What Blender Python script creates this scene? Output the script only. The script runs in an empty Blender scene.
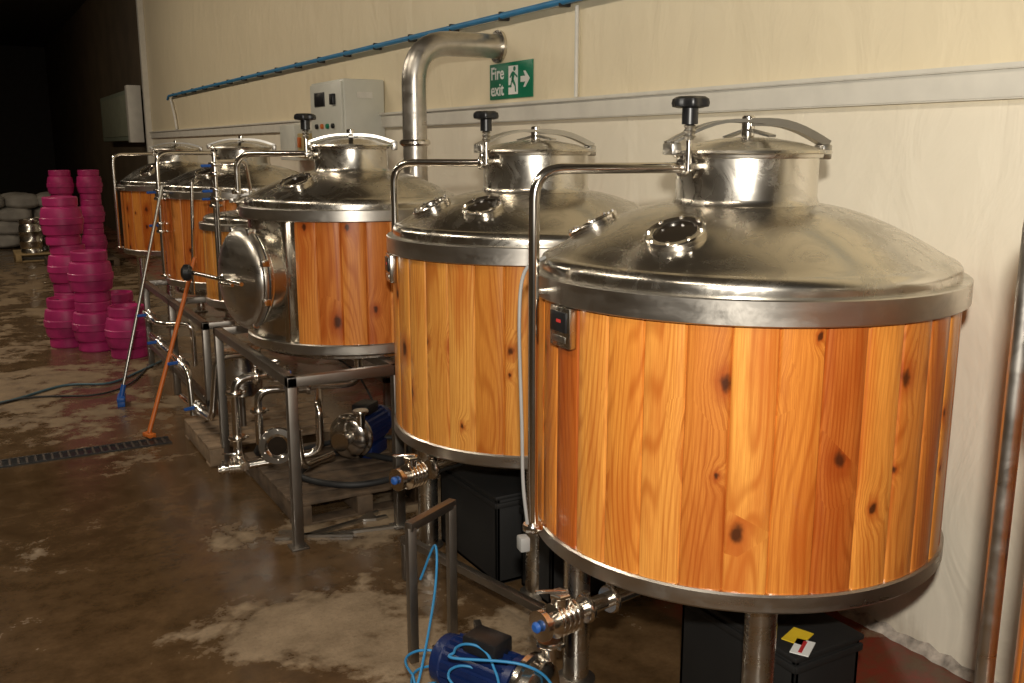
import bpy, bmesh, math, random
from mathutils import Vector, Matrix
random.seed(23)
R_=math.radians
scene=bpy.context.scene
# ------------------------------------------------------------------ materials
def mk(name):
    m=bpy.data.materials.new(name); m.use_nodes=True
    nt=m.node_tree; b=nt.nodes['Principled BSDF']; return m,nt,b
class NT:
    def __init__(s,nt): s.nt=nt
    def n(s,t,ins=None,**kw):
        nd=s.nt.nodes.new(t)
        for k,v in kw.items(): setattr(nd,k,v)
        if ins:
            for k,v in ins.items():
                sock=nd.inputs[k]
                if isinstance(v,bpy.types.NodeSocket): s.nt.links.new(v,sock)
                else: sock.default_value=v
        return nd
    def math(s,op,a,b=0.0,c=0.0,clamp=False):
        nd=s.nt.nodes.new('ShaderNodeMath'); nd.operation=op; nd.use_clamp=clamp
        for i,v in enumerate((a,b,c)):
            if isinstance(v,bpy.types.NodeSocket): s.nt.links.new(v,nd.inputs[i])
            else: nd.inputs[i].default_value=v
        return nd.outputs[0]
    def mix(s,f,a,b,bt='MIX'):
        nd=s.nt.nodes.new('ShaderNodeMix'); nd.data_type='RGBA'; nd.blend_type=bt
        for i,v in ((0,f),(6,a),(7,b)):
            if isinstance(v,bpy.types.NodeSocket): s.nt.links.new(v,nd.inputs[i])
            else: nd.inputs[i].default_value=v if i==0 else (v+(1,) if len(v)==3 else v)
        return nd.outputs[2]
    def ramp(s,f,stops):
        nd=s.nt.nodes.new('ShaderNodeValToRGB'); s.nt.links.new(f,nd.inputs[0])
        cr=nd.color_ramp
        while len(cr.elements)<len(stops): cr.elements.new(.5)
        for e,(p,c) in zip(cr.elements,stops):
            e.position=p; e.color=c+(1,) if len(c)==3 else c
        return nd.outputs[0]
    def rng(s,f,a,b,c,d,sm=False):
        nd=s.nt.nodes.new('ShaderNodeMapRange')
        if sm: nd.interpolation_type='SMOOTHSTEP'
        s.nt.links.new(f,nd.inputs[0])
        for i,v in enumerate((a,b,c,d)): nd.inputs[i+1].default_value=v
        return nd.outputs[0]
    def link(s,a,b): s.nt.links.new(a,b)

def plain(name,col,rough=.5,metal=0,noise=.12,scale=8,coat=0,bump=0):
    m,nt,b=mk(name); t=NT(nt)
    tc=t.n('ShaderNodeTexCoord')
    nz=t.n('ShaderNodeTexNoise',{'Vector':tc.outputs['Object'],'Scale':scale,'Detail':4.0})
    f=t.rng(nz.outputs[0],.3,.7,1-noise,1+noise)
    mm=t.n('ShaderNodeMix',data_type='RGBA',blend_type='MULTIPLY')
    mm.inputs[0].default_value=1; mm.inputs[6].default_value=col+(1,)
    t.link(f,mm.inputs[7]); t.link(mm.outputs[2],b.inputs['Base Color'])
    b.inputs['Roughness'].default_value=rough; b.inputs['Metallic'].default_value=metal
    b.inputs['Coat Weight'].default_value=coat
    if bump:
        bp=t.n('ShaderNodeBump',{'Height':nz.outputs[0],'Strength':bump,'Distance':.02}); t.link(bp.outputs[0],b.inputs['Normal'])
    return m

def steel_mat(name,col,r0,r1,stretch=(2,2,2),dirt=.3,smudge=0):
    m,nt,b=mk(name); t=NT(nt)
    tc=t.n('ShaderNodeTexCoord')
    mp=t.n('ShaderNodeMapping',{'Vector':tc.outputs['Object'],'Scale':stretch})
    nz=t.n('ShaderNodeTexNoise',{'Vector':mp.outputs[0],'Scale':2.0,'Detail':3.0,'Roughness':.5})
    r=t.rng(nz.outputs[0],.3,.7,r0,r1)
    f=t.rng(nz.outputs[0],.45,.75,0,dirt)
    if smudge:
        sm=t.n('ShaderNodeTexNoise',{'Vector':tc.outputs['Object'],'Scale':7.0,'Detail':7.0,'Roughness':.72,'Distortion':.8})
        q=t.rng(sm.outputs[0],.48,.70,0,1)
        r=t.math('ADD',r,t.math('MULTIPLY',q,smudge*.35)); f=t.math('ADD',f,t.math('MULTIPLY',q,smudge),clamp=True)
    t.link(r,b.inputs['Roughness'])
    c=t.mix(f,col,tuple(x*.6 for x in col))
    t.link(c,b.inputs['Base Color']); b.inputs['Metallic'].default_value=1
    return m

def wood_mat(name,stops,knot=(.05,.014,.005)):
    m,nt,b=mk(name); t=NT(nt)
    at=t.n('ShaderNodeAttribute',attribute_name='stv')
    sp=t.n('ShaderNodeSeparateXYZ',{0:at.outputs['Vector']})
    r,u,z=sp.outputs
    off=t.math('MULTIPLY',r,37.0)
    kv=t.n('ShaderNodeCombineXYZ',{0:t.math('ADD',t.math('MULTIPLY',u,7.0),off),1:t.math('MULTIPLY',z,4.6)})
    vo=t.n('ShaderNodeTexVoronoi',{'Vector':kv.outputs[0],'Scale':1.0,'Randomness':1.0},voronoi_dimensions='2D')
    d=vo.outputs['Distance']
    vs=t.n('ShaderNodeSeparateColor',{0:vo.outputs['Color']})
    on=t.math('GREATER_THAN',vs.outputs[0],.84)
    wob=t.n('ShaderNodeTexNoise',{'Vector':kv.outputs[0],'Scale':6.0,'Detail':2.0})
    d=t.math('ADD',d,t.math('MULTIPLY',t.math('SUBTRACT',wob.outputs[0],.5),.16))
    d=t.math('MULTIPLY',d,t.rng(vs.outputs[1],0,1,.65,3.0))
    warp=t.math('MULTIPLY',t.rng(d,0,.9,.030,0,True),on)
    gx=t.math('ADD',t.math('ADD',u,off),warp)
    v1=t.n('ShaderNodeCombineXYZ',{0:t.math('MULTIPLY',gx,6.0),1:t.math('MULTIPLY',z,.75),2:off})
    n1=t.n('ShaderNodeTexNoise',{'Vector':v1.outputs[0],'Scale':1.0,'Detail':1.5,'Roughness':.35})
    ph=t.math('ADD',t.math('MULTIPLY',n1.outputs[0],110.0),t.math('MULTIPLY',gx,260.0))
    ring=t.rng(t.math('SINE',ph),-.2,1,0,1)
    ring=t.math('POWER',ring,1.5)
    v2=t.n('ShaderNodeCombineXYZ',{0:t.math('MULTIPLY',gx,320.0),1:t.math('MULTIPLY',z,6.0),2:off})
    n2=t.n('ShaderNodeTexNoise',{'Vector':v2.outputs[0],'Scale':1.0,'Detail':4.0,'Roughness':.65})
    base=t.ramp(r,stops)
    dark=t.mix(1.0,base,(.60,.42,.30),'MULTIPLY')
    v3=t.n('ShaderNodeCombineXYZ',{0:t.math('MULTIPLY',gx,11.0),1:t.math('MULTIPLY',z,1.6),2:off})
    n3=t.n('ShaderNodeTexNoise',{'Vector':v3.outputs[0],'Scale':1.0,'Detail':4.0})
    c=t.mix(t.math('MULTIPLY',ring,t.rng(n3.outputs[0],.35,.6,.25,.85)),base,dark)
    c=t.mix(t.rng(n2.outputs[0],.40,.70,0,.7),c,dark)
    c=t.mix(t.rng(n3.outputs[0],.48,.72,0,.8),c,t.mix(1.0,base,(.64,.38,.28),'MULTIPLY'))
    halo=t.math('MULTIPLY',t.rng(d,.10,.46,.75,0,True),on)
    c=t.mix(halo,c,t.mix(1.0,base,(.52,.25,.19),'MULTIPLY'))
    kk=t.math('MULTIPLY',t.rng(d,.05,.18,.92,0,True),on)
    c=t.mix(kk,c,knot)
    t.link(c,b.inputs['Base Color'])
    b.inputs['Roughness'].default_value=.32
    b.inputs['Coat Weight'].default_value=.3; b.inputs['Coat Roughness'].default_value=.14
    bp=t.n('ShaderNodeBump',{'Height':n2.outputs[0],'Strength':.12,'Distance':.004}); t.link(bp.outputs[0],b.inputs['Normal'])
    return m

STEEL=steel_mat('brushed_steel',(.66,.62,.55),.18,.28,smudge=.45)
STEELB=steel_mat('band_steel',(.60,.565,.51),.26,.38,(2,2,10),smudge=.35)
STEELP=steel_mat('polished_steel',(.76,.72,.66),.13,.21)
STEELD=steel_mat('dull_steel',(.27,.245,.215),.38,.5,(5,5,5))
ALU=steel_mat('lid_strap_steel',(.52,.50,.46),.30,.40)
W_OR=wood_mat('pine_orange',[(0,(.80,.32,.055)),(.16,(.58,.185,.026)),(.33,(.84,.38,.075)),(.5,(.47,.120,.018)),(.66,(.82,.35,.064)),(.83,(.68,.25,.038)),(1,(.42,.095,.015))])
W_YE=wood_mat('pine_honey',[(0,(.80,.37,.076)),(.3,(.72,.30,.052)),(.6,(.84,.42,.095)),(1,(.62,.24,.038))])
W_RD=wood_mat('pine_red',[(0,(.78,.30,.060)),(.3,(.58,.165,.030)),(.6,(.80,.33,.070)),(1,(.48,.12,.022))])
BLACK=plain('black_plastic',(.012,.012,.013),.35)
BLACKR=plain('black_rubber',(.02,.02,.02),.6)
BLACKM=plain('black_moulded_plastic',(.008,.0075,.007),.65)
BLUE=plain('blue_plastic',(.015,.09,.36),.4)
BLUEP=plain('blue_pipe_plastic',(.03,.22,.46),.45)
BLUEM=plain('blue_motor_paint',(.006,.018,.085),.38)
GREYC=plain('grey_conduit',(.30,.30,.29),.5)
WHITE=plain('white_plastic',(.70,.68,.62),.45)
CAB=plain('cabinet_paint',(.62,.62,.55),.4,noise=.04)
MAG=plain('magenta_plastic',(.40,.022,.135),.45,noise=.3,scale=5)
ORANGE=plain('orange_paint',(.62,.155,.025),.4)
PALW=plain('pallet_timber',(.095,.062,.036),.75,noise=.4,scale=12)
PALL=plain('pale_timber',(.42,.29,.13),.7,noise=.25,scale=12)
SACK=plain('woven_sack',(.36,.33,.29),.8,noise=.3,scale=3,bump=.6)
GREEN=plain('sign_green',(.0,.18,.09),.4,noise=.03)
SIGNW=plain('sign_white',(.84,.84,.80),.4,noise=.02)
YEL=plain('yellow_label',(.80,.55,.03),.4)
TRIM=plain('trim_white',(.70,.67,.59),.45,noise=.06)
CABDARK=plain('green_grey_panel',(.26,.30,.23),.5)
GLASS,ntg,bg=mk('dark_sight_glass')
tg=NT(ntg); tcg=tg.n('ShaderNodeTexCoord'); ng=tg.n('ShaderNodeTexNoise',{'Vector':tcg.outputs['Object'],'Scale':14.0})
tg.link(tg.mix(ng.outputs[0],(.008,.006,.005),(.03,.022,.015)),bg.inputs['Base Color']); bg.inputs['Roughness'].default_value=.15; bg.inputs['Specular IOR Level'].default_value=.12
LED,ntl,bl=mk('led_red'); bl.inputs['Base Color'].default_value=(.4,.02,.02,1); bl.inputs['Emission Color'].default_value=(1,.08,.05,1); bl.inputs['Emission Strength'].default_value=.15
REDI=plain('red_print',(.5,.03,.03),.5)

def wall_mat(name,ca,cb,zs):
    m,nt,b=mk(name); t=NT(nt)
    g=t.n('ShaderNodeNewGeometry'); sp=t.n('ShaderNodeSeparateXYZ',{0:g.outputs['Position']})
    nz=t.n('ShaderNodeTexNoise',{'Vector':g.outputs['Position'],'Scale':1.2,'Detail':6.0,'Roughness':.6})
    lo=t.rng(sp.outputs[2],zs-.02,zs+.02,0,1)
    c=t.mix(lo,cb,ca)
    c=t.mix(t.rng(nz.outputs[0],.4,.8,0,.15),c,tuple(x*.6 for x in ca))
    dn=t.math('MULTIPLY',t.rng(sp.outputs[2],0,.45,1,0,True),t.rng(nz.outputs[0],.35,.6,0,.7))
    c=t.mix(dn,c,(.22,.15,.09))
    fr=t.math('FRACT',t.math('MULTIPLY',t.math('ADD',sp.outputs[1],50.35),1/1.15))
    sm=t.math('LESS_THAN',fr,.008)
    c=t.mix(t.math('MULTIPLY',sm,.03),c,(.2,.16,.1))
    t.link(c,b.inputs['Base Color']); b.inputs['Roughness'].default_value=.45
    mp=t.n('ShaderNodeMapping',{'Vector':g.outputs['Position'],'Scale':(1,1.5,.8)})
    n2=t.n('ShaderNodeTexNoise',{'Vector':mp.outputs[0],'Scale':2.5,'Detail':4.0,'Distortion':.8})
    bp=t.n('ShaderNodeBump',{'Height':n2.outputs[0],'Strength':.35,'Distance':.05}); t.link(bp.outputs[0],b.inputs['Normal'])
    return m
WALLM=wall_mat('cream_cladding',(.86,.75,.53),(.87,.80,.65),2.16)
DARKW=plain('shaded_cladding',(.13,.095,.06),.6,noise=.2,scale=1.5)  # same wall carried on; the darkness at the far end is put into this brown
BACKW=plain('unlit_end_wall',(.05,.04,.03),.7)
CEILM=plain('ceiling_dark',(.09,.08,.07),.8)

def floor_mat():
    m,nt,b=mk('wet_concrete'); t=NT(nt)
    g=t.n('ShaderNodeNewGeometry'); P=g.outputs['Position']
    big=t.n('ShaderNodeTexNoise',{'Vector':P,'Scale':.9,'Detail':8.0,'Roughness':.66,'Distortion':.6})
    mid=t.n('ShaderNodeTexNoise',{'Vector':P,'Scale':5.0,'Detail':7.0,'Roughness':.7})
    fine=t.n('ShaderNodeTexNoise',{'Vector':P,'Scale':55.0,'Detail':4.0,'Roughness':.7})
    sp=t.n('ShaderNodeSeparateXYZ',{0:P})
    def blob(cx,cy,sx,sy,amp):
        a=t.math('DIVIDE',t.math('SUBTRACT',sp.outputs[0],cx),sx); c=t.math('DIVIDE',t.math('SUBTRACT',sp.outputs[1],cy),sy)
        dd=t.math('SQRT',t.math('ADD',t.math('MULTIPLY',a,a),t.math('MULTIPLY',c,c)))
        return t.rng(dd,.3,1.6,amp,0,True)
    far=t.rng(sp.outputs[1],6.3,7.6,0,.12)
    dry=t.math('ADD',big.outputs[0],far)
    for bl_ in ((.95,3.72,.42,.3,.26),(1.3,3.1,.6,.3,.20),(1.25,4.75,.35,.22,.13),(2.1,4.7,.6,.5,.18)):
        dry=t.math('ADD',dry,blob(*bl_))
    msk=t.rng(t.math('ADD',dry,t.math('MULTIPLY',t.math('SUBTRACT',mid.outputs[0],.5),.5)),.59,.70,0,1,True)
    wet=t.mix(t.rng(mid.outputs[0],.3,.7,0,1),(.052,.029,.012),(.135,.080,.037))
    dr=t.mix(t.rng(mid.outputs[0],.3,.7,0,1),(.17,.12,.070),(.33,.245,.155))
    farc=t.rng(sp.outputs[1],6.4,7.2,0,1)
    dr=t.mix(farc,dr,t.mix(t.rng(mid.outputs[0],.3,.7,0,1),(.15,.10,.055),(.29,.205,.118)))
    wet=t.mix(farc,wet,t.mix(t.rng(mid.outputs[0],.3,.7,0,1),(.075,.045,.022),(.18,.114,.060)))
    c=t.mix(msk,wet,dr)
    c=t.mix(t.rng(fine.outputs[0],.5,.75,0,.35),c,(.05,.032,.018))
    rd=t.math('MULTIPLY',t.rng(t.math('ADD',sp.outputs[0],t.math('MULTIPLY',t.math('SUBTRACT',mid.outputs[0],.5),.5)),2.45,2.6,0,.85,True),t.rng(mid.outputs[0],.35,.6,1,.1))
    c=t.mix(rd,c,(.30,.03,.02))
    t.link(c,b.inputs['Base Color'])
    rr=t.math('ADD',t.rng(msk,0,1,.09,.58),t.math('MULTIPLY',mid.outputs[0],.22))
    t.link(rr,b.inputs['Roughness'])
    h=t.math('ADD',t.math('MULTIPLY',mid.outputs[0],.6),t.math('MULTIPLY',fine.outputs[0],.25))
    st=t.rng(msk,0,1,.12,.5)
    bp=t.n('ShaderNodeBump',{'Height':h,'Strength':st,'Distance':.02}); t.link(bp.outputs[0],b.inputs['Normal'])
    return m
FLOORM=floor_mat()

# ------------------------------------------------------------------ geometry helpers
def finish(name,verts,faces,mat,parent=None,smooth=True,M=None,ang=35):
    me=bpy.data.meshes.new(name)
    if M is not None: verts=[M@Vector(v) for v in verts]
    me.from_pydata([tuple(v) for v in verts],[],faces)
    bm=bmesh.new(); bm.from_mesh(me); bmesh.ops.recalc_face_normals(bm,faces=bm.faces); bm.to_mesh(me); bm.free()
    me.materials.append(mat)
    if smooth:
        me.polygons.foreach_set('use_smooth',[True]*len(me.polygons)); me.set_sharp_from_angle(angle=R_(ang))
    ob=bpy.data.objects.new(name,me); scene.collection.objects.link(ob)
    if parent is not None: ob.parent=parent
    return ob
def az(a): return Vector((math.cos(R_(a)),math.sin(R_(a)),0))
def frame(origin,zdir,xhint=Vector((0,0,1))):
    z=Vector(zdir).normalized(); x=Vector(xhint); x=x-z*x.dot(z)
    if x.length<1e-4: x=Vector((1,0,0))-z*z.x
    x.normalize(); y=z.cross(x)
    M=Matrix((x,y,z)).transposed().to_4x4(); M.translation=Vector(origin); return M
def fillet(pts,rad,n=8):
    pts=[Vector(p) for p in pts]; out=[pts[0]]
    for i in range(1,len(pts)-1):
        p=pts[i]; a=pts[i-1]-p; b=pts[i+1]-p
        r=min(rad,a.length*.49,b.length*.49)
        if r<1e-4: out.append(p); continue
        A=p+a.normalized()*r; B=p+b.normalized()*r
        for k in range(n+1):
            s=k/n; out.append(A*(1-s)**2+p*2*s*(1-s)+B*s*s)
    out.append(pts[-1]); return out
def catmull(pts,n=8):
    P=[Vector(p) for p in pts]; P=[P[0]*2-P[1]]+P+[P[-1]*2-P[-2]]; out=[]
    for i in range(1,len(P)-2):
        for k in range(n):
            s=k/n
            out.append(.5*((2*P[i])+(P[i+1]-P[i-1])*s+(2*P[i-1]-5*P[i]+4*P[i+1]-P[i+2])*s*s+(3*P[i]-P[i-1]-3*P[i+1]+P[i+2])*s**3))
    out.append(P[-2]); return out
class Grp:
    def __init__(s,name,loc=(0,0,0),rz=0):
        s.e=bpy.data.objects.new(name,None); s.e.empty_display_size=.1
        s.e.location=loc; s.e.rotation_euler=(0,0,R_(rz)); scene.collection.objects.link(s.e)
    def lathe(s,name,prof,mat,M=None,seg=64,ang=35):
        V=[];F=[];n=len(prof)
        for i in range(seg):
            a=2*math.pi*i/seg
            for r,z in prof: V.append((r*math.cos(a),r*math.sin(a),z))
        for i in range(seg):
            j=(i+1)%seg
            for k in range(n-1): F.append((i*n+k,j*n+k,j*n+k+1,i*n+k+1))
        me=finish(name,V,F,mat,s.e,True,M,ang)
        bm=bmesh.new(); bm.from_mesh(me.data); bmesh.ops.remove_doubles(bm,verts=bm.verts,dist=1e-5); bmesh.ops.recalc_face_normals(bm,faces=bm.faces); bm.to_mesh(me.data); bm.free()
        me.data.set_sharp_from_angle(angle=R_(ang))
        return me
    def cyl(s,name,r,h,mat,M=None,seg=24,bev=.0,z0=0):
        b=bev
        pr=[(0,z0),(r-b,z0),(r,z0+b),(r,z0+h-b),(r-b,z0+h),(0,z0+h)] if b else [(0,z0),(r,z0),(r,z0+h),(0,z0+h)]
        return s.lathe(name,pr,mat,M,seg)
    def tube(s,name,pts,r,mat,bend=.06,seg=14,smoothpath=False,close=False):
        P=catmull(pts) if smoothpath else fillet(pts,bend)
        V=[];F=[];t0=(P[1]-P[0]).normalized()
        nrm=t0.orthogonal().normalized(); prev=t0
        for i,p in enumerate(P):
            if i==0: t=t0
            elif i==len(P)-1: t=(P[i]-P[i-1]).normalized()
            else: t=((P[i+1]-P[i]).normalized()+(P[i]-P[i-1]).normalized()).normalized()
            q=prev.rotation_difference(t); nrm=(q@nrm).normalized(); prev=t
            bn=t.cross(nrm)
            for k in range(seg):
                a=2*math.pi*k/seg; V.append(p+(nrm*math.cos(a)+bn*math.sin(a))*r)
        for i in range(len(P)-1):
            for k in range(seg):
                k2=(k+1)%seg; F.append((i*seg+k,i*seg+k2,(i+1)*seg+k2,(i+1)*seg+k))
        F.append(tuple(range(seg))[::-1]); F.append(tuple(range((len(P)-1)*seg,len(P)*seg)))
        return finish(name,V,F,mat,s.e,True,None,50)
    def box(s,name,c,d,mat,bev=.004,M=None,rz=0):
        bm=bmesh.new(); bmesh.ops.create_cube(bm,size=1)
        for v in bm.verts: v.co=Vector((v.co.x*d[0],v.co.y*d[1],v.co.z*d[2]))
        if bev: bmesh.ops.bevel(bm,geom=list(bm.edges),offset=min(bev,min(d)*.45),segments=2,affect='EDGES',profile=.5)
        T=Matrix.Translation(Vector(c))@Matrix.Rotation(R_(rz),4,'Z')
        if M is not None: T=M@T
        bm.transform(T)
        me=bpy.data.meshes.new(name); bm.to_mesh(me); bm.free(); me.materials.append(mat)
        me.polygons.foreach_set('use_smooth',[True]*len(me.polygons)); me.set_sharp_from_angle(angle=R_(40))
        ob=bpy.data.objects.new(name,me); scene.collection.objects.link(ob); ob.parent=s.e; return ob
    def strap(s,name,pts,w,th,side,mat):
        P=[Vector(p) for p in pts]; side=Vector(side).normalized(); V=[];F=[]
        for i,p in enumerate(P):
            t=(P[min(i+1,len(P)-1)]-P[max(i-1,0)]).normalized(); up=side.cross(t).normalized()
            for a,b in ((-1,-1),(1,-1),(1,1),(-1,1)): V.append(p+side*a*w/2+up*b*th/2)
        for i in range(len(P)-1):
            for k in range(4): F.append((i*4+k,i*4+(k+1)%4,i*4+4+(k+1)%4,i*4+4+k))
        F.append((3,2,1,0)); n=len(P)*4; F.append((n-4,n-3,n-2,n-1))
        return finish(name,V,F,mat,s.e,True,None,40)
    def poly(s,name,pts,th,mat,M):
        n=len(pts); V=[(x,y,0) for x,y in pts]+[(x,y,th) for x,y in pts]
        F=[tuple(range(n))[::-1],tuple(range(n,2*n))]+[(i,(i+1)%n,n+(i+1)%n,n+i) for i in range(n)]
        return finish(name,V,F,mat,s.e,False,M)

def torus_prof(R,r,z,n=12):
    return [(R+r*math.cos(2*math.pi*k/n),z+r*math.sin(2*math.pi*k/n)) for k in range(n+1)]

def staves(g,r,z0,z1,mat,N,skip=None,phase=0):
    V=[];F=[];A=[]
    w=2*math.pi/N
    last=.5
    for i in range(N):
        a0=w*i+R_(phase); mid=math.degrees(a0+w/2)%360
        if skip and skip[0]<mid<skip[1]: continue
        rnd=random.random()
        while abs(rnd-last)<.12: rnd=random.random()
        last=rnd; b=len(V)
        fr=[0,.03,.06,.3,.5,.7,.94,.97,1]; rr=[-.011,-.002,0,.001,.0015,.001,0,-.002,-.011]
        for f,dr in zip(fr,rr):
            a=a0+w*f
            for z in (z0,z1):
                V.append(((r+dr)*math.cos(a),(r+dr)*math.sin(a),z)); A.append((rnd,f*w*r,z))
        for k in range(len(fr)-1): F.append((b+2*k,b+2*k+2,b+2*k+3,b+2*k+1))
    ob=finish('wood_staves',V,F,mat,g.e,True,None,60)
    at=ob.data.attributes.new('stv','FLOAT_VECTOR','POINT')
    at.data.foreach_set('vector',[c for a in A for c in a])
    return ob

def clamp_fitting(g,name,p,d,r=.027,mat=None):
    M=frame(p,d); g.lathe(name,[(0,-.012),(r*1.6,-.012),(r*1.75,-.006),(r*1.75,.006),(r*1.6,.012),(0,.012)],mat or STEELP,M,28)
    g.box('clamp_wing_nut',(r*1.9,0,0),(.02,.03,.016),mat or STEELP,.004,M)
def valve(g,p,d,s=1.0,blue=True):
    M=frame(p,d); q=s
    pr=[(0,-.07*q),(.032*q,-.07*q)]
    for k in range(5):
        z=(-.06+.020*k)*q; pr+=[(.048*q,z),(.056*q,z+.005*q),(.056*q,z+.010*q),(.046*q,z+.014*q)]
    pr+=[(.03*q,.045*q),(.03*q,.065*q),(.05*q,.067*q),(.05*q,.085*q),(0,.087*q)]
    g.lathe('valve_body',pr,STEELP,M,32)
    U=frame(Vector(p)+Vector((0,0,.04*q)),(0,0,1))
    g.cyl('valve_bonnet',.028*q,.04*q,STEELP,U,20,.004)
    g.cyl('valve_cap',.036*q,.016*q,STEELP,frame(Vector(p)+Vector((0,0,.075*q)),(0,0,1)),6,.004)
    g.box('valve_lever',(.03*q,0,0),(.10*q,.018*q,.008*q),STEELP,.003,frame(Vector(p)+Vector((0,0,.095*q)),(0,0,1),(-1,.4,0)))
    if blue:
        g.cyl('valve_knob_blue',.018*q,.018*q,BLUE,frame(Vector(p)+Vector(d).normalized()*.087*q,d),18,.006)
def knob(g,p,s=1.0):
    x,y,z=p
    V=[];F=[];n=48
    pr=[(0,0),(.6,0),(.95,.12),(1,.4),(.95,.75),(.75,.95),(.3,1),(0,1)]
    for i in range(n):
        a=2*math.pi*i/n; lob=1+.10*math.cos(a*6)
        for r,zz in pr:
            rr=r*.058*s*(lob if r>.5 else 1); V.append((x+rr*math.cos(a),y+rr*math.sin(a),z+zz*.038*s))
    m=len(pr)
    for i in range(n):
        j=(i+1)%n
        for k in range(m-1): F.append((i*m+k,j*m+k,j*m+k+1,i*m+k+1))
    finish('black_star_knob',V,F,BLACK,g.e)
    g.cyl('knob_hub',.026*s,.05*s,BLACK,Matrix.Translation((x,y,z-.05*s)),20)

def tank(cx,cy,R,zb,zt,cr,zc,zl,wood,N,legs,pipe,sights,panel,lidaz,skip=None,name='wood_clad_brewing_tank',legz=0.0,bandh=.075,legr=.05,seg=96,kz=14,kn=True,arm=1.0):
    g=Grp(name,(cx,cy,0))
    g.lathe('steel_shell',[(0,zb-.10),(R*.45,zb-.085),(R*.8,zb-.045),(R-.06,zb-.002),(R-.045,zb+.02),(R-.045,zt+.02)],STEEL,None,seg)
    g.lathe('bottom_band',[(R-.06,zb-.004),(R-.022,zb-.004),(R-.014,zb+.004),(R-.014,zb+.05),(R-.02,zb+.056),(R-.045,zb+.056)],STEELB,None,seg)
    staves(g,R-.026,zb+.05,zt+.01,wood,N,skip,3)
    g.lathe('top_band',[(R-.05,zt-.002),(R-.004,zt-.002),(R,zt+.002),(R,zt+bandh-.004),(R-.004,zt+bandh),(R-.05,zt+bandh+.002)],STEELB,None,seg)
    k0=zt+bandh-.002; rk=R-.030; top=[(rk-.02,k0-.01),(rk,k0),(rk,k0+.022)]
    for k in range(1,7):
        a=R_(78)*k/6; top.append((rk-.042+.042*math.cos(a),k0+.022+.036*math.sin(a)))
    r0,z0=top[-1]; r0-=.004; z0+=.0015
    for k in range(17):
        t_=1-k/16; r=cr+(r0-cr)*t_; top.append((r,zc-(zc-z0)*t_**1.6))
    g.lathe('dome_top',top,STEEL,None,seg,28)
    g.lathe('collar',[(cr+.022,zc-.012),(cr+.008,zc+.002),(cr,zc+.02),(cr,zl-.02),(cr+.012,zl-.016),(cr+.014,zl-.004),(cr-.02,zl-.002)],STEEL,None,64)
    g.lathe('lid',[(cr-.03,zl),(cr+.035,zl-.006),(cr+.04,zl-.002),(cr+.036,zl+.006),(cr+.0,zl+.012),(cr*.75,zl+.03),(cr*.4,zl+.045),(0,zl+.052)],STEEL,None,64)
    L=az(lidaz); S=Vector((-L.y,L.x,0)); q=cr/.237*arm
    def prof(a,b,h0,h1,n=9,arch=.03,so=0):
        return [L*(a+(b-a)*k/n)+S*so+Vector((0,0,zl+(h0+(h1-h0)*k/n+arch*math.sin(math.pi*k/n))*q)) for k in range(n+1)]
    g.strap('lid_arm_left',prof(-cr-.04,.04,.030,.098,arch=.032,so=-.035),.028,.011,S,ALU)
    g.strap('lid_arm_left_b',prof(-cr-.04,.04,.030,.098,arch=.032,so=.035),.028,.011,S,ALU)
    g.strap('lid_arm_right',prof(.0,cr+.05,.098,.026,arch=.028),.05*q,.026*q,S,ALU)
    g.strap('lid_cross_arm',[S*a+Vector((0,0,zl+.045+.03*(1-abs(a)/cr)*arm)) for a in (-cr*.8,-cr*.4,0,cr*.4,cr*.8)],.025,.008,L,ALU)
    g.cyl('lid_centre_bolt',.022,.07*q,STEELP,Matrix.Translation((0,0,zl+.05)),20,.004)
    g.box('lid_hinge',L*(cr+.04)+Vector((0,0,zl+.0)),(.035,.07,.05),ALU,.006,None,lidaz)
    g.box('lid_hinge_left',-L*(cr+.03)+Vector((0,0,zl+.01)),(.035,.10,.04),ALU,.006,None,lidaz)
    if kn:
        ka=lidaz+180+kz; kp=az(ka)*(cr+.05)
        g.cyl('clamp_rod',.010,.20,STEELP,Matrix.Translation((kp.x,kp.y,zl-.06)),14)
        g.box('clamp_bracket',kp*.9+Vector((0,0,zl-.045)),(.07,.035,.02),STEEL,.004,None,ka)
        g.lathe('clamp_spring',[(.008,0)]+[(.02-.006*(k%2),.008*k) for k in range(1,7)]+[(.008,.056)],ALU,Matrix.Translation((kp.x,kp.y,zl+.035)),18)
        knob(g,(kp.x,kp.y,zl+.138))
    for a,rs in sights:
        t_=(rs-cr)/(r0-cr); zz=zc-(zc-z0)*t_**1.6; sl=(zc-z0)*1.6*t_**.6/(r0-cr)
        d=az(a); nrm=(d*sl+Vector((0,0,1))).normalized()
        M=frame(d*rs+Vector((0,0,zz)),nrm,d)
        g.lathe('sight_ring',[(.088,-.02),(.094,.002),(.094,.014),(.090,.018),(.074,.018),(.068,.014),(.067,.004)],STEELP,M,40)
        g.lathe('sight_glass',[(0,.007),(.069,.007),(.069,.002)],GLASS,M,32)
        for k in range(8):
            q_=2*math.pi*k/8+.2
            g.cyl('sight_bolt',.007,.008,STEELP,M@Matrix.Translation((.082*math.cos(q_),.082*math.sin(q_),.016)),6)
    for a in legs:
        p=az(a)*(R*.76)
        g.cyl('leg',legr,zb-legz-.02,STEEL,Matrix.Translation((p.x,p.y,legz)),32,0)
        g.lathe('leg_foot',[(0,0),(legr*1.5,0),(legr*1.5,.012),(legr,.02)],STEELD,Matrix.Translation((p.x,p.y,legz)),24)
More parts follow.
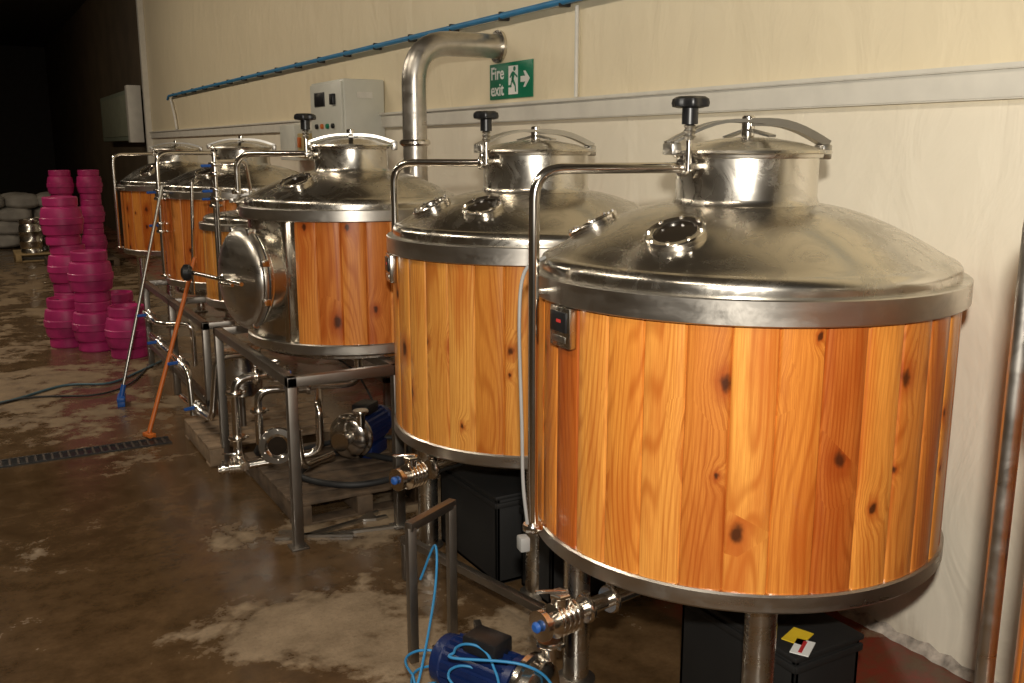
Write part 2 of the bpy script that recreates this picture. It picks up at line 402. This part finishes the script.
    if pipe:
        a,rp,zp,zend,ca=pipe
        c0=az(ca)*(cr-.01)+Vector((0,0,zp)); c1=az(a)*rp+Vector((0,0,zp)); c2=az(a)*rp+Vector((0,0,zend))
        g.tube('spray_pipe',[c0,c1,c2],.0175,STEELP,.10,18)
        clamp_fitting(g,'pipe_clamp',c0+(c1-c0)*.06,(c1-c0),.018)
        if rp>R:
            clamp_fitting(g,'pipe_clamp',c2,(0,0,1),.02)
            q=az(a); g.box('pipe_bracket',q*((R-.01+rp)/2)+Vector((0,0,zt+.03)),(max(rp-R+.02,.02),.02,.02),STEEL,.003,None,a)
    if panel:
        a,zz=panel; q=az(a); M=frame(q*(R-.022)+Vector((0,0,zz)),q)
        g.box('controller_plate',(0,0,.012),(.13,.12,.03),STEEL,.006,M)
        g.box('controller_display',(.018,0,.028),(.065,.095,.012),BLACK,.004,M)
        g.box('display_digits',(.022,-.008,.0345),(.010,.025,.002),LED,0,M)
        g.box('controller_keys',(-.038,0,.028),(.02,.08,.004),ALU,.002,M)
    return g

# ------------------------------------------------------------------ room
def slab(name,c,d,mat,bev=0):
    bm=bmesh.new(); bmesh.ops.create_cube(bm,size=1)
    for v in bm.verts: v.co=Vector((v.co.x*d[0],v.co.y*d[1],v.co.z*d[2]))
    if bev: bmesh.ops.bevel(bm,geom=list(bm.edges),offset=bev,segments=2,affect='EDGES')
    me=bpy.data.meshes.new(name); bm.to_mesh(me); bm.free(); me.materials.append(mat)
    ob=bpy.data.objects.new(name,me); ob.location=c; scene.collection.objects.link(ob); return ob
WX=3.2
slab('floor',(-1.9,17,-.1),(10.6,46,.2),FLOORM)
slab('ceiling',(-1.9,17,5.65),(10.6,46,.1),CEILM)
slab('wall_right',(WX+.1,6.5,2.8),(.2,25,5.6),WALLM)
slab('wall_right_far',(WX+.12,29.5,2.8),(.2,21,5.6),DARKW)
slab('wall_left',(-7.1,17,2.8),(.2,46,5.6),plain('left_wall_paint',(.18,.155,.12),.6))
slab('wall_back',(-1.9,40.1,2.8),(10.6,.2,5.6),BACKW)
slab('wall_front',(-1.9,-6.1,2.8),(10.6,.2,5.6),plain('front_wall_paint',(.30,.26,.20),.6))
slab('trim_1',(WX-.02,6.5,2.215),(.04,25,.10),TRIM,.006)
slab('trim_2',(WX-.03,6.5,2.275),(.06,25,.02),TRIM,.004)
slab('trim_3',(WX-.05,18.95,2.8),(.10,.14,5.6),TRIM,.006)
V=[];F=[];rb=random.Random(5); n=500
for i in range(n+1):
    y=-6+25*i/n; h=.035+rb.uniform(-.015,.015); w=.015+rb.uniform(-.008,.012)
    V+=[(WX,y,0),(WX-w-.02,y,0),(WX-w,y,h*.6),(WX,y,h)]
for i in range(n):
    for k in range(3): F.append((i*4+k,i*4+k+1,i*4+5+k,i*4+4+k))
finish('baseboard_right',V,F,plain('crumbling_render',(.42,.36,.30),.8,noise=.5,scale=20,bump=.5),None,True)

g=Grp('floor_drain_channel',(0,6.7,0))
g.box('drain_edge_a',(-1.4,-.075,.004),(5.0,.012,.010),BLACKR,0)
g.box('drain_edge_b',(-1.4,.075,.004),(5.0,.012,.010),BLACKR,0)
g.box('drain_shadow_bed',(-1.4,0,.001),(5.0,.14,.002),BLACK,0)
V=[];F=[]
x=-3.85
while x<1.08:
    b=len(V)
    for dx in (0,.014):
        for yy in (-.07,.07):
            for zz in (.002,.008): V.append((x+dx,yy,zz))
    F+=[(b,b+1,b+3,b+2),(b+4,b+6,b+7,b+5),(b+1,b+5,b+7,b+3),(b,b+2,b+6,b+4),(b,b+4,b+5,b+1),(b+2,b+3,b+7,b+6)]
    x+=.05
finish('drain_bars',V,F,plain('drain_iron',(.05,.035,.025),.6),g.e,False)

# ------------------------------------------------------------------ tanks
T1=tank(2.334,2.456,.731,.656,1.515,.237,1.815,1.985,W_OR,34,(148,238,20),(170,.775,1.935,.74,176),[(203,.50),(142,.515)],(178,1.445),340,kz=27)
T2=tank(2.374,3.905,.708,.650,1.525,.247,1.80,1.985,W_YE,32,(150,240,330,60),(148,.675,1.93,1.56,168),[(210,.47),(166,.50)],(166,1.455),353,kz=17,arm=.85)
T3=tank(1.96,5.25,.635,.92,1.625,.205,1.87,2.01,W_RD,30,(),(150,.66,1.965,1.75,168),[(205,.42)],None,340,skip=(140,214),bandh=.06,arm=.7)
T4=tank(2.15,8.43,.70,.86,1.59,.235,1.85,2.0,W_RD,30,(),(190,.74,1.955,.95,190),[(215,.45)],None,340,bandh=.06,seg=64,kn=False,arm=.7)
T5=tank(2.21,11.6,.66,.82,1.53,.235,1.83,1.98,W_OR,30,(150,240,330,60),(190,.72,1.93,.9,190),[(215,.45)],None,340,bandh=.06,seg=64,kn=False,arm=.7)
T6=tank(1.93,7.33,.40,.83,1.40,.12,1.53,1.60,W_YE,20,(),None,[],None,340,bandh=.05,seg=64,name='small_wood_clad_vessel',kn=False)
T0=tank(2.35,.55,.725,.664,1.515,.226,1.815,1.985,W_OR,34,(148,238,328,58),None,[(200,.49)],None,342)
T0.tube('down_pipe',[(-.25,.0,1.93),(-.37,.66,1.93),(-.37,.66,.0)],.021,STEELB,.1,18)

g=T1
g.tube('cable_conduit',[az(160)*.70+Vector((0,0,1.64)),az(164)*.78+Vector((0,0,1.60)),az(167)*.81+Vector((0,0,1.45)),az(169)*.81+Vector((0,0,1.1)),az(170)*.81+Vector((0,0,.9)),az(171)*.80+Vector((0,0,.76))],.006,GREYC,0,10,True)
g.box('junction_box',az(172)*.82+Vector((0,0,.70)),(.035,.045,.05),GREYC,.006,None,170)
d=az(188)
g.tube('outlet_pipe',[(0,0,.60),(0,0,.53),d*.74+Vector((0,0,.53))],.026,STEELP,.05,18)
valve(g,d*.82+Vector((0,0,.53)),d,1.0)
clamp_fitting(g,'outlet_clamp',d*.71+Vector((0,0,.53)),d)
clamp_fitting(g,'outlet_clamp',d*.60+Vector((0,0,.53)),d)
g=T2; d=az(196)
g.tube('outlet_pipe',[(0,0,.60),(0,0,.58),d*.68+Vector((0,0,.58))],.026,STEELP,.05,18)
valve(g,d*.80+Vector((0,0,.58)),d,1.0)
clamp_fitting(g,'outlet_clamp',d*.68+Vector((0,0,.58)),d)

# tank 3 manway
g=T3; d=az(190); zc=1.31
M=frame(d*.50+Vector((0,0,zc)),d)
g.lathe('manway_neck',[(.25,0),(.25,.14),(.268,.14),(.272,.15),(.272,.16),(.268,.165),(.24,.165)],STEEL,M,64)
g.lathe('manway_door',[(.24,.165),(.26,.170),(.276,.174),(.278,.184),(.274,.194),(.262,.20),(.255,.215),(.23,.232),(.17,.252),(.10,.266),(.04,.272),(0,.273)],STEELB,M,64)
g.lathe('manway_gasket',torus_prof(.266,.007,.168),BLACKR,M,48)
for k in range(8):
    q=2*math.pi*k/8+.39
    g.box('door_dog',(.272*math.cos(q),.272*math.sin(q),.182),(.04,.028,.045),STEELP,.006,M)
S=Vector((-d.y,d.x,0))
c=d*.80+Vector((0,0,zc+.0))
g.tube('door_bar',[c+S*.22+Vector((0,0,.0)),c,c-S*.18+d*.10+Vector((0,0,.03))],.011,STEELP,.05,12)
g.cyl('door_hub',.032,.05,STEELP,frame(d*.765+Vector((0,0,zc)),d),24,.006)
g.lathe('black_lever_knob',[(0,0),(.03,0),(.045,.015),(.045,.04),(.025,.055),(0,.055)],BLACK,frame(c-S*.18+d*.10+Vector((0,0,.03)),d-S*.6),24)
g.tube('door_hook',[c+S*-.05,c+S*.10+d*.06,c+S*.22+d*.05],.009,STEELP,.03,10)
for a in (146,213):
    q=az(a); g.box('cladding_edge_strip',q*(.60)+Vector((0,0,1.27)),(.03,.03,.70),STEEL,.004,None,a)
def bluevalve(g,p,d,s=1):
    clamp_fitting(g,'union',Vector(p)-Vector(d).normalized()*.03*s,d,.022*s); clamp_fitting(g,'union',Vector(p)+Vector(d).normalized()*.03*s,d,.022*s)
    q=az(200)
    g.cyl('valve_core',.03*s,.05*s,STEELP,frame(Vector(p)-Vector(d).normalized()*.025*s,d),18)
    g.box('blue_handle',Vector(p)+q*.05*s+Vector((0,0,.02)),(.09*s,.022*s,.018*s),BLUE,.005,None,200)
g.tube('dosing_pipe',[(-.70,.30,1.97),(-.70,.30,1.2)],.012,STEELP,0,12)
for zz in (1.74,1.88): bluevalve(g,(-.70,.30,zz),(0,0,1),.9)
g=T4
for zz in (1.62,1.35): bluevalve(g,az(190)*.74+Vector((0,0,zz)),(0,0,1),1.1)
bluevalve(T6,(-.35,-.3,1.62),(0,0,1),1.0)
T6.tube('feed_pipe',[(0,0,1.62),(-.05,-.04,1.9),(-.35,-.3,1.9),(-.35,-.3,.9)],.014,STEELP,.05,12)
T6.tube('feed_pipe_b',[(-.42,.1,1.75),(-.46,.1,.9)],.012,STEELP,.05,12)

# ------------------------------------------------------------------ stands
def stand(name,x0,x1,y0,y1,zt,cut=None):
    g=Grp(name,(x0,y0,0)); w=x1-x0; l=y1-y0; b=.05
    def rail(p,q,z):
        p=Vector((p[0],p[1],z)); q=Vector((q[0],q[1],z)); c=(p+q)/2; dd=q-p
        if abs(dd.x)>abs(dd.y): g.box('rail',c,(abs(dd.x)+b,b,b),STEELD,.004)
        else: g.box('rail',c,(b,abs(dd.y)+b,b),STEELD,.004)
    pts=[(0,0),(w,0),(w,l),(0,l)] if not cut else [(0,0),(cut[0],0),(cut[0],cut[1]),(w,cut[1]),(w,l),(0,l)]
    for i in range(len(pts)): rail(pts[i],pts[(i+1)%len(pts)],zt-b/2)
    for i,p in enumerate(pts):
        if cut and i==2: continue
        g.box('post',(p[0],p[1],(zt-b)/2),(b,b,zt-b),STEELD,.004); g.box('foot_plate',(p[0],p[1],.005),(.09,.09,.01),STEELD,.002)
    if l>1.8: g.box('post',(0,l*.5,(zt-b)/2),(b,b,zt-b),STEELD,.004); rail((0,l*.5),(w,l*.5),zt-b/2)
    if not cut: rail((0,0),(0,l),.22)
    rail((w,cut[1] if cut else 0),(w,l),.22)
    return g
st3=stand('steel_tank_stand',1.32,2.62,4.48,6.0,.895,cut=(.56,.42))
st4=stand('steel_tank_stand',1.40,2.75,6.75,9.2,.80)
st3.lathe('support_ring',[(.40,.89),(.56,.89),(.56,.905),(.40,.905)],STEEL,Matrix.Translation((.64,.77,0)),48)
st4.lathe('support_ring',[(.40,.795),(.62,.795),(.62,.845),(.40,.845)],STEEL,Matrix.Translation((.75,1.68,0)),48)
st4.lathe('support_ring',[(.20,.795),(.34,.795),(.34,.82),(.20,.82)],STEEL,Matrix.Translation((.53,.58,0)),48)

# ------------------------------------------------------------------ flue
g=Grp('steel_flue_pipe',(2.575,5.73,0))
g.tube('flue',[(0,0,1.30),(0,0,2.655),(.62,0,2.655)],.078,STEELB,.26,40)
for zz in (2.03,): g.lathe('flue_flange',[(.078,-.02),(.088,-.02),(.1,-.008),(.1,.008),(.088,.02),(.078,.02)],STEELP,Matrix.Translation((0,0,zz)),40)
g.lathe('wall_flange',[(.078,-.02),(.105,-.02),(.105,0),(.078,0)],STEEL,frame((.624,0,2.655),(1,0,0)),40)

# ------------------------------------------------------------------ wall fittings
g=Grp('blue_wall_pipe',(WX-.06,4,2.83))
g.tube('pipe',[(0,-6,0),(0,12.8,0),(0,12.9,-.05)],.020,BLUEP,.05,14)
y=-5.6
while y<12.6:
    g.box('pipe_clip',(.02,y,0),(.075,.025,.055),BLACKR,.006); y+=.72
g=Grp('grey_conduit_drop',(WX-.03,4.78,0))
g.tube('conduit',[(.01,0,2.80),(.01,0,2.29)],.012,WHITE,0,12)
g.box('conduit_box',(-.07,0,2.92),(.09,.12,.10),GREYC,.01)
g=Grp('grey_conduit_drop',(WX-.03,16.7,0))
g.tube('conduit',[(0,.1,2.78),(0,-.15,2.5),(0,-.25,2.29)],.02,WHITE,.1,12)

g=Grp('electrical_cabinet',(3.015,8.14,2.28))
g.box('enclosure',(0,0,0),(.36,.84,.56),CAB,.012)
g.box('cabinet_door',(-.188,0,0),(.02,.80,.52),CAB,.008)
g.box('switch_panel',(-.201,.14,.13),(.01,.26,.12),BLACK,.003)
for i,mt in enumerate((BLACK,GREEN,ORANGE,BLACK)):
    g.cyl('button',.022,.025,mt,frame((-.195,-.20+.14*i,-.10),(-1,0,0)),18,.004)
g.box('rotary_isolator',(-.21,-.22,.12),(.03,.09,.09),BLACK,.006)
g.box('label_plate',(0,-.424,.15),(.14,.004,.05),WHITE,0)
g=Grp('electrical_cabinet',(3.10,9.9,2.05))
g.box('enclosure',(0,0,0),(.2,.5,.36),CAB,.01); g.box('yellow_isolator',(-.03,-.42,-.03),(.12,.2,.24),plain('isolator_yellow',(.42,.32,.14),.5),.008); g.box('isolator_handle',(-.105,-.42,0),(.03,.04,.1),ORANGE,.006)
g=Grp('wall_notice_panel',(3.10,22.0,2.62))
g.box('panel',(0,0,0),(.16,4.6,.98),CABDARK,.02); g.box('panel_edge',(-.08,-2.4,0),(.25,.25,1.05),TRIM,.01)
g.box('panel_inner',(-.085,.0,0),(.02,3.9,.8),plain('notice_sheet',(.32,.34,.25),.5),.005)

g=Grp('fire_exit_sign',(WX-.006,5.57,2.43))
SM=Matrix(((0,0,-1,0),(-1,0,0,0),(0,1,0,0),(0,0,0,1)))
g.box('sign_board',(0,0,0),(.56,.23,.008),GREEN,.002,SM)
def txt(s_,x,y,size):
    cu=bpy.data.curves.new('sign_text','FONT'); cu.body=s_; cu.size=size; cu.extrude=.001; cu.offset=.0015
    ob=bpy.data.objects.new('sign_text',cu); scene.collection.objects.link(ob)
    ob.parent=g.e; ob.matrix_local=SM@Matrix.Translation((x,y,.006)); ob.data.materials.append(SIGNW)
txt('Fire',-.26,.015,.115); txt('exit',-.26,-.09,.115)
g.poly('sign_doorway',[(-.02,-.09),(.10,-.09),(.10,.09),(-.02,.09)],.002,SIGNW,SM@Matrix.Translation((0,0,.0045)))
MM=SM@Matrix.Translation((0.02,0,.007))
man=[[(.02,.055),(.045,.045),(.03,.005),(.005,.012)],[(.005,.012),(.03,.005),(.055,-.03),(.045,-.04),(.012,-.012)],[(.055,-.03),(.045,-.04),(.05,-.075),(.062,-.075)],
     [(.01,.012),(.022,.0),(-.01,-.03),(-.04,-.032),(-.04,-.045),(0,-.045)],[(.04,.045),(.045,.03),(.075,.012),(.08,.022)],[(.022,.055),(.0,.045),(-.022,.02),(-.014,.014),(.01,.03)]]
for pp in man: g.poly('running_figure',pp,.002,GREEN,MM)
g.cyl('running_head',.014,.002,GREEN,MM@Matrix.Translation((.04,.07,0)),16)
g.poly('sign_arrow',[(.13,.018),(.19,.018),(.165,.05),(.19,.05),(.245,0),(.19,-.05),(.165,-.05),(.19,-.018),(.13,-.018)],.002,SIGNW,SM@Matrix.Translation((0.005,0,.0045)))

# ------------------------------------------------------------------ casks
def firkin(x,y,z,s=.94,rot=0):
    g=Grp('magenta_plastic_cask',(x,y,z),rot)
    pr=[(0,.02),(.14,.02),(.15,0),(.172,0),(.178,.012),(.178,.09),(.17,.098),(.17,.108),(.196,.120),(.208,.17),(.212,.225),(.222,.232),(.222,.298),(.212,.305),(.208,.36),(.196,.410),(.17,.422),(.17,.432),(.178,.44),(.178,.518),(.172,.53),(.155,.53),(.148,.495),(0,.49)]
    g.lathe('cask_body',[(a*s*1.02,b*s) for a,b in pr],MAG,None,40,25)
    g.cyl('cask_bung',.022,.012,MAG,frame((.0,-.205,.25),(0,-1,0)),16,.004)
    g.cyl('keystone_bung',.022,.015,BLACK,Matrix.Translation((.09,0,.46)),14,.003)
ST=.499
for x,y,z in [(1.29,9.74,0),(1.05,10.25,0),(1.05,10.25,ST),(.82,10.6,0),(.93,11.05,0),(.93,11.05,ST),(.90,11.05,ST*2),(1.33,10.75,0)]:
    firkin(x,y,z,.94,random.uniform(0,360))
def pallet(x,y,w,l,z=0,mat=PALW,name='wooden_pallet'):
    g=Grp(name,(x,y,z))
    n=max(3,int(l/.14))
    for i in range(n):
        g.box('deck_board',(0,-l/2+(i+.5)*l/n,.12),(w,l/n*.78,.02),mat,.003)
    for xx in (-w/2+.05,0,w/2-.05):
        g.box('stringer',(xx,0,.06),(.09,l,.10),mat,.004)
    for yy in (-l/2+.06,l/2-.06): g.box('base_board',(0,yy,.006),(w,.1,.012),mat,.002)
    return g
pallet(1.72,18.0,1.1,1.1)
for x in (1.49,1.94):
    for k in range(3): firkin(x,17.9,.13+ST*k)
pallet(1.35,19.5,1.2,1.0,mat=PALL)
def keg(x,y,z):
    g=Grp('steel_keg',(x,y,z))
    g.lathe('keg_body',[(0,.03),(.16,.03),(.17,0),(.19,0),(.19,.06),(.18,.08),(.20,.12),(.205,.20),(.212,.21),(.205,.22),(.205,.38),(.212,.39),(.205,.40),(.20,.48),(.18,.52),(.19,.54),(.19,.60),(.17,.60),(.16,.56),(0,.55)],STEEL,None,40)
    g.cyl('keg_valve',.03,.03,STEELP,Matrix.Translation((0,0,.55)),16,.004)
for x,y in ((1.05,19.3),(1.5,19.25),(1.75,19.7),(1.25,19.75)): keg(x,y,.13)
g=Grp('grain_sack_pile',(.55,22.2,0))
rr=random.Random(3)
for lv in range(4):
    for i in range(5-lv//2):
        for j in range(2):
            x=-1.1+i*.62+lv*.12+rr.uniform(-.06,.06); yy=-.3+j*.7
            bm=bmesh.new(); bmesh.ops.create_cube(bm,size=1); bmesh.ops.subdivide_edges(bm,edges=list(bm.edges),cuts=5,use_grid_fill=True)
            for v in bm.verts:
                c=v.co*2
                v.co.x=c.x*.33*(1-.18*c.y**2); v.co.y=c.y*.36*(1-.12*c.x**2); v.co.z=c.z*.15*(1-.45*c.x**4)*(1-.45*c.y**4)+rr.uniform(-.008,.008)
            bm.transform(Matrix.Translation((x,yy,.15+lv*.26))@Matrix.Rotation(rr.uniform(-.15,.15),4,'Z'))
            me=bpy.data.meshes.new('sack'); bm.to_mesh(me); bm.free(); me.materials.append(SACK); me.polygons.foreach_set('use_smooth',[True]*len(me.polygons))
            ob=bpy.data.objects.new('sack',me); scene.collection.objects.link(ob); ob.parent=g.e

# ------------------------------------------------------------------ brush, squeegee, hoses
g=Grp('floor_brush',(.95,7.87,0))
g.tube('handle',[(0,0,.07),(.475,.28,1.70)],.013,ALU,0,12)
g.box('head',(0,0,.055),(.19,.06,.035),BLUE,.008,None,80)
g.box('bristles',(0,0,.02),(.18,.055,.04),BLUE,.003,None,80)
g.cyl('socket',.02,.1,BLUE,frame((0,0,.06),(.475,.28,1.63)),14)
g=Grp('orange_squeegee',(.985,6.82,0))
g.tube('handle',[(0,0,.04),(.44,.25,1.22)],.015,ORANGE,0,12)
g.box('head',(0,0,.025),(.05,.10,.03),ORANGE,.005,None,20); g.box('blade',(0,0,.008),(.012,.12,.016),BLACKR,.002,None,20)
g=Grp('floor_hose',(0,8,0))
g.tube('hose',[(-.9,.1,.012),(-.3,.45,.012),(.12,.36,.012),(.6,.72,.012),(.95,.62,.012),(1.25,.95,.012),(1.5,1.3,.012)],.010,plain('hose_blue_grey',(.06,.12,.15),.4),0,10,True)
g.tube('hose',[(-.9,-.1,.012),(-.2,.1,.012),(.3,.42,.012),(.8,.25,.012),(1.1,.5,.012),(1.35,1.1,.012)],.008,BLACKR,0,10,True)

# ------------------------------------------------------------------ pallets & clutter under stand
pallet(1.78,5.25,.80,1.05); pallet(1.66,6.36,.9,.78,mat=plain('grey_pallet_timber',(.22,.15,.09),.75,noise=.3,scale=12))
def pump(x,y,z,rz,s=1.0,name='centrifugal_pump'):
    g=Grp(name,(x,y,z),rz)
    A=frame((0,0,.15*s),(1,0,0))
    g.lathe('motor',[(0,-.24*s),(.06*s,-.24*s),(.085*s,-.22*s),(.09*s,-.18*s),(.085*s,-.175*s),(.085*s,.08*s),(.1*s,.085*s),(.1*s,.11*s),(0,.11*s)],BLUEM,A,40)
    for k in range(20):
        q=2*math.pi*k/20
        g.box('fin',(.09*s*math.cos(q),.09*s*math.sin(q),-.05*s),(.02*s,.004*s,.24*s),BLUEM,0,A)
    g.box('terminal_box',(-.03*s,0,.265*s),(.14*s,.10*s,.06*s),BLACK,.008)
    g.box('motor_foot',(-.03*s,0,.035*s),(.2*s,.17*s,.07*s),BLUEM,.01)
    g.lathe('pump_head',[(0,.11*s),(.05*s,.11*s),(.115*s,.125*s),(.128*s,.135*s),(.128*s,.155*s),(.115*s,.16*s),(.11*s,.19*s),(.09*s,.205*s),(.035*s,.21*s),(.035*s,.26*s),(.05*s,.262*s),(.05*s,.275*s),(0,.275*s)],STEELP,A,48)
    g.tube('discharge',[(.17*s,.075*s,.15*s),(.17*s,.075*s,.30*s)],.024*s,STEELP,.02,16)
    clamp_fitting(g,'discharge_clamp',(.17*s,.075*s,.30*s),(0,0,1),.025*s)
    return g
pump(2.02,5.36,.13,222,1.1)
pump(1.475,2.69,.0,-66,1.05)
g=Grp('pump_trolley',(1.48,3.0,0))
for p in ((-.115,.15),(.12,.28)):
    g.box('post',(p[0],p[1],.30),(.035,.035,.56),STEELD,.003)
g.box('top_rail',(.0025,.215,.585),(.30,.035,.035),STEELD,.003,None,29)
g.box('base_rail',(-.06,.0,.02),(.03,.42,.03),STEELD,.003,None,-18); g.box('base_rail',(.18,.10,.02),(.03,.42,.03),STEELD,.003,None,-18)
g=Grp('coiled_blue_hose',(1.30,2.76,0))
pts=[]
for k in range(46):
    a=k*.36; rr_=.12+.02*math.sin(k*.7)
    pts.append((rr_*math.cos(a)+.02*math.sin(k*.3),rr_*1.1*math.sin(a)+.05,.02+.004*k))
pts=pts+[(.12,.30,.34),(.19,.44,.46),(.15,.5,.30)]
g.tube('hose',pts,.005,BLUEP,0,8,True)
g=Grp('coiled_blue_hose',(1.36,2.62,0))
pts=[]
for k in range(34):
    a=k*.40+2; rr_=.085+.015*math.sin(k*.9)
    pts.append((rr_*math.cos(a),rr_*math.sin(a),.12+.005*k+.03*math.sin(a)))
g.tube('hose',pts+[(.12,-.12,.30),(.22,-.16,.20),(.2,-.28,.05)],.005,BLUEP,0,8,True)

g=Grp('process_pipework',(1.18,5.06,0))
g.tube('riser',[(0,-.15,.33),(0,0,.33),(0,0,.78),(.30,.0,.78)],.024,STEELP,.09,16)
g.tube('lower_run',[(-.12,-.05,.30),(.40,-.20,.36),(.40,-.2,.62),(.5,.1,.62)],.022,STEELP,.07,16)
clamp_fitting(g,'union',(0,0,.45),(0,0,1)); clamp_fitting(g,'union',(0,0,.70),(0,0,1)); clamp_fitting(g,'union',(.12,0,.78),(1,0,0))
valve(g,(.23,0,.78),(1,0,0),.8)
valve(g,(-.04,-.06,.31),(-1,.2,0),.75,False)
MS=frame((.16,-.22,.44),(-.35,-.9,.15))
g.lathe('inline_sight_glass',[(.045,-.03),(.095,-.03),(.10,-.02),(.10,.02),(.095,.03),(.065,.03),(.058,.024),(.050,.02)],STEELP,MS,36)
g.lathe('inline_glass',[(0,.018),(.055,.018)],GLASS,MS,24)
for k in range(6):
    q=2*math.pi*k/6; g.cyl('bolt',.009,.07,STEELP,MS@Matrix.Translation((.080*math.cos(q),.080*math.sin(q),-.035)),8)
g.tube('tank_drain',[(.78,.19,.86),(.78,.19,.62),(.20,.30,.62),(.20,.30,.30)],.024,STEELP,.08,16)
bluevalve(g,(.45,.252,.62),(-1,.19,0),1.2); clamp_fitting(g,'union',(.20,.30,.50),(0,0,1))
g.tube('suction_pipe',[(.52,-.05,.28),(.30,-.18,.28),(.28,-.19,.50)],.020,STEELP,.06,14)
g.tube('rubber_hose',[(.95,.0,.16),(.70,.35,.15),(.35,.05,.16),(.55,-.25,.155),(.9,-.22,.16),(1.1,.2,.16)],.018,BLACKR,0,10,True)
g.tube('rubber_hose_b',[(.20,.30,.30),(.22,.42,.20),(.45,.5,.155),(.8,.55,.16),(1.2,.4,.16)],.016,BLACKR,0,10,True)
g.tube('motor_cable',[(.95,.38,.42),(.9,.6,.6),(.72,.85,.75),(.72,.9,.86)],.007,BLACKR,0,8,True)
g=Grp('process_pipework',(1.2,6.9,0))
g.tube('run',[(0,.9,.55),(0,0,.55),(.0,-.5,.55),(0,-.55,.25)],.022,STEELP,.08,16)
g.tube('run',[(-.02,1.0,.72),(-.02,.4,.72),(.2,.3,.72),(.2,.3,.4)],.020,STEELP,.08,16)
g.tube('run',[(0,-.2,.30),(.05,-.9,.30),(.1,-.9,.7),(.3,-.9,.7)],.022,STEELP,.08,16)
for yy in (.5,-.3): bluevalve(g,(0,yy,.55),(0,1,0),1.1)
bluevalve(g,(-.02,.75,.72),(0,1,0),1.1); bluevalve(g,(.03,-.6,.30),(0,1,0),1.1)
g.lathe('steel_filter_pot',[(0,.36),(.13,.36),(.14,.37),(.14,.66),(.15,.665),(.15,.68),(0,.70)],STEEL,Matrix.Translation((.33,-.55,0)),40)
g.tube('pot_support',[(.33,-.55,.02),(.33,-.55,.37)],.02,STEELD,0,10)
def hookspanner(name,p,rz,l=.55):
    g=Grp(name,p,rz)
    pts=[(-l/2,-.012),(l/2-.08,-.016),(l/2-.02,-.05),(l/2+.05,-.055),(l/2+.05,-.03),(l/2,-.02),(l/2,.02),(l/2+.05,.03),(l/2+.05,.055),(l/2-.02,.05),(l/2-.08,.016),(-l/2,.012)]
    g.poly('spanner',pts,.014,ALU,None)
hookspanner('open_ended_spanner',(1.56,4.62,.001),10,.5)
hookspanner('open_ended_spanner',(1.72,4.50,.001),-12,.45)
hookspanner('open_ended_spanner',(1.46,4.56,.001),150,.35)

def crate(x,y,z,w,l,h,rz=0,label=False):
    g=Grp('black_plastic_crate',(x,y,z),rz)
    t_=.02
    g.box('crate_base',(0,0,.01),(w,l,.02),BLACKM,.004)
    for sx in (-1,1): g.box('crate_side',(sx*(w/2-t_/2),0,h/2),(t_,l,h),BLACKM,.005)
    for sy in (-1,1): g.box('crate_end',(0,sy*(l/2-t_/2),h/2),(w,t_,h),BLACKM,.005)
    g.box('crate_rim',(0,-l/2-.004,h*.93),(w+.01,.014,.025),BLACKM,.003); g.box('crate_rim',(-w/2-.004,0,h*.93),(.014,l+.01,.025),BLACKM,.003)
    g.box('crate_lid',(0,0,h+.008),(w+.02,l+.02,.02),BLACKM,.006)
    if label:
        g.box('yellow_label',(-.05,-l/2+.09,h+.0195),(.10,.07,.003),YEL,0,None,20); g.box('white_label',(-.09,-l/2+.03,h+.0195),(.10,.06,.003),SIGNW,0,None,30); g.box('red_label_stripe',(-.09,-l/2+.03,h+.0215),(.08,.012,.002),REDI,0,None,30)
crate(2.40,3.42,0,.62,.26,.40,0)
crate(2.30,3.90,0,.62,.6,.42,0)
crate(2.33,2.24,0,.30,.56,.38,0,True)
g=Grp('floor_outlet_pipe',(2.52,2.02,0))
g.tube('pipe',[(-.03,.35,.42),(-.03,.05,.36),(-.02,-.02,.22),(-.02,-.02,0)],.018,STEELD,.06,12)
g=Grp('steel_floor_frame',(1.75,3.45,0))
g.box('frame_bar',(.0,-.05,.20),(.035,1.0,.035),STEELD,.003,None,12)
g.box('frame_foot',(-.10,.42,.09),(.035,.035,.18),STEELD,.003); g.box('frame_foot',(.10,-.50,.09),(.035,.035,.18),STEELD,.003)

# ------------------------------------------------------------------ lights
def area(name,loc,rot,size,size_y,energy,col):
    l=bpy.data.lights.new(name,'AREA'); l.shape='RECTANGLE'; l.size=size; l.size_y=size_y; l.energy=energy; l.color=col
    o=bpy.data.objects.new(name,l); o.location=loc; o.rotation_euler=rot; scene.collection.objects.link(o); return o
for i,y in enumerate((.5,5.0,10.0,15.0)):
    area('far_fill_lamp',(-2.0,y,5.4),(0,R_(-22),0),.4,2.2,(66,92,128,120)[i],(1,.87,.69))
area('far_fill_lamp',(-2.0,25,5.4),(0,R_(-22),0),.4,2.2,22,(1,.80,.55))  # weak fill light added to lift the black far end, not a known fixture
area('camera_flash',(-.05,-.1,2.35),(R_(80),0,R_(-30)),.10,.08,150,(1,.94,.84))
w=bpy.data.worlds.new('world'); scene.world=w; w.use_nodes=True
w.node_tree.nodes['Background'].inputs[0].default_value=(1,.85,.68,1); w.node_tree.nodes['Background'].inputs[1].default_value=.06

cam=bpy.data.cameras.new('camera'); co=bpy.data.objects.new('camera',cam); scene.collection.objects.link(co)
co.location=(0,0,2.0); co.rotation_euler=(R_(90-11.54),0,R_(-29.9)); cam.lens=33.4; cam.sensor_width=36
scene.camera=co
scene.view_settings.view_transform='Standard'
scene.view_settings.look='None'
scene.view_settings.exposure=-.22
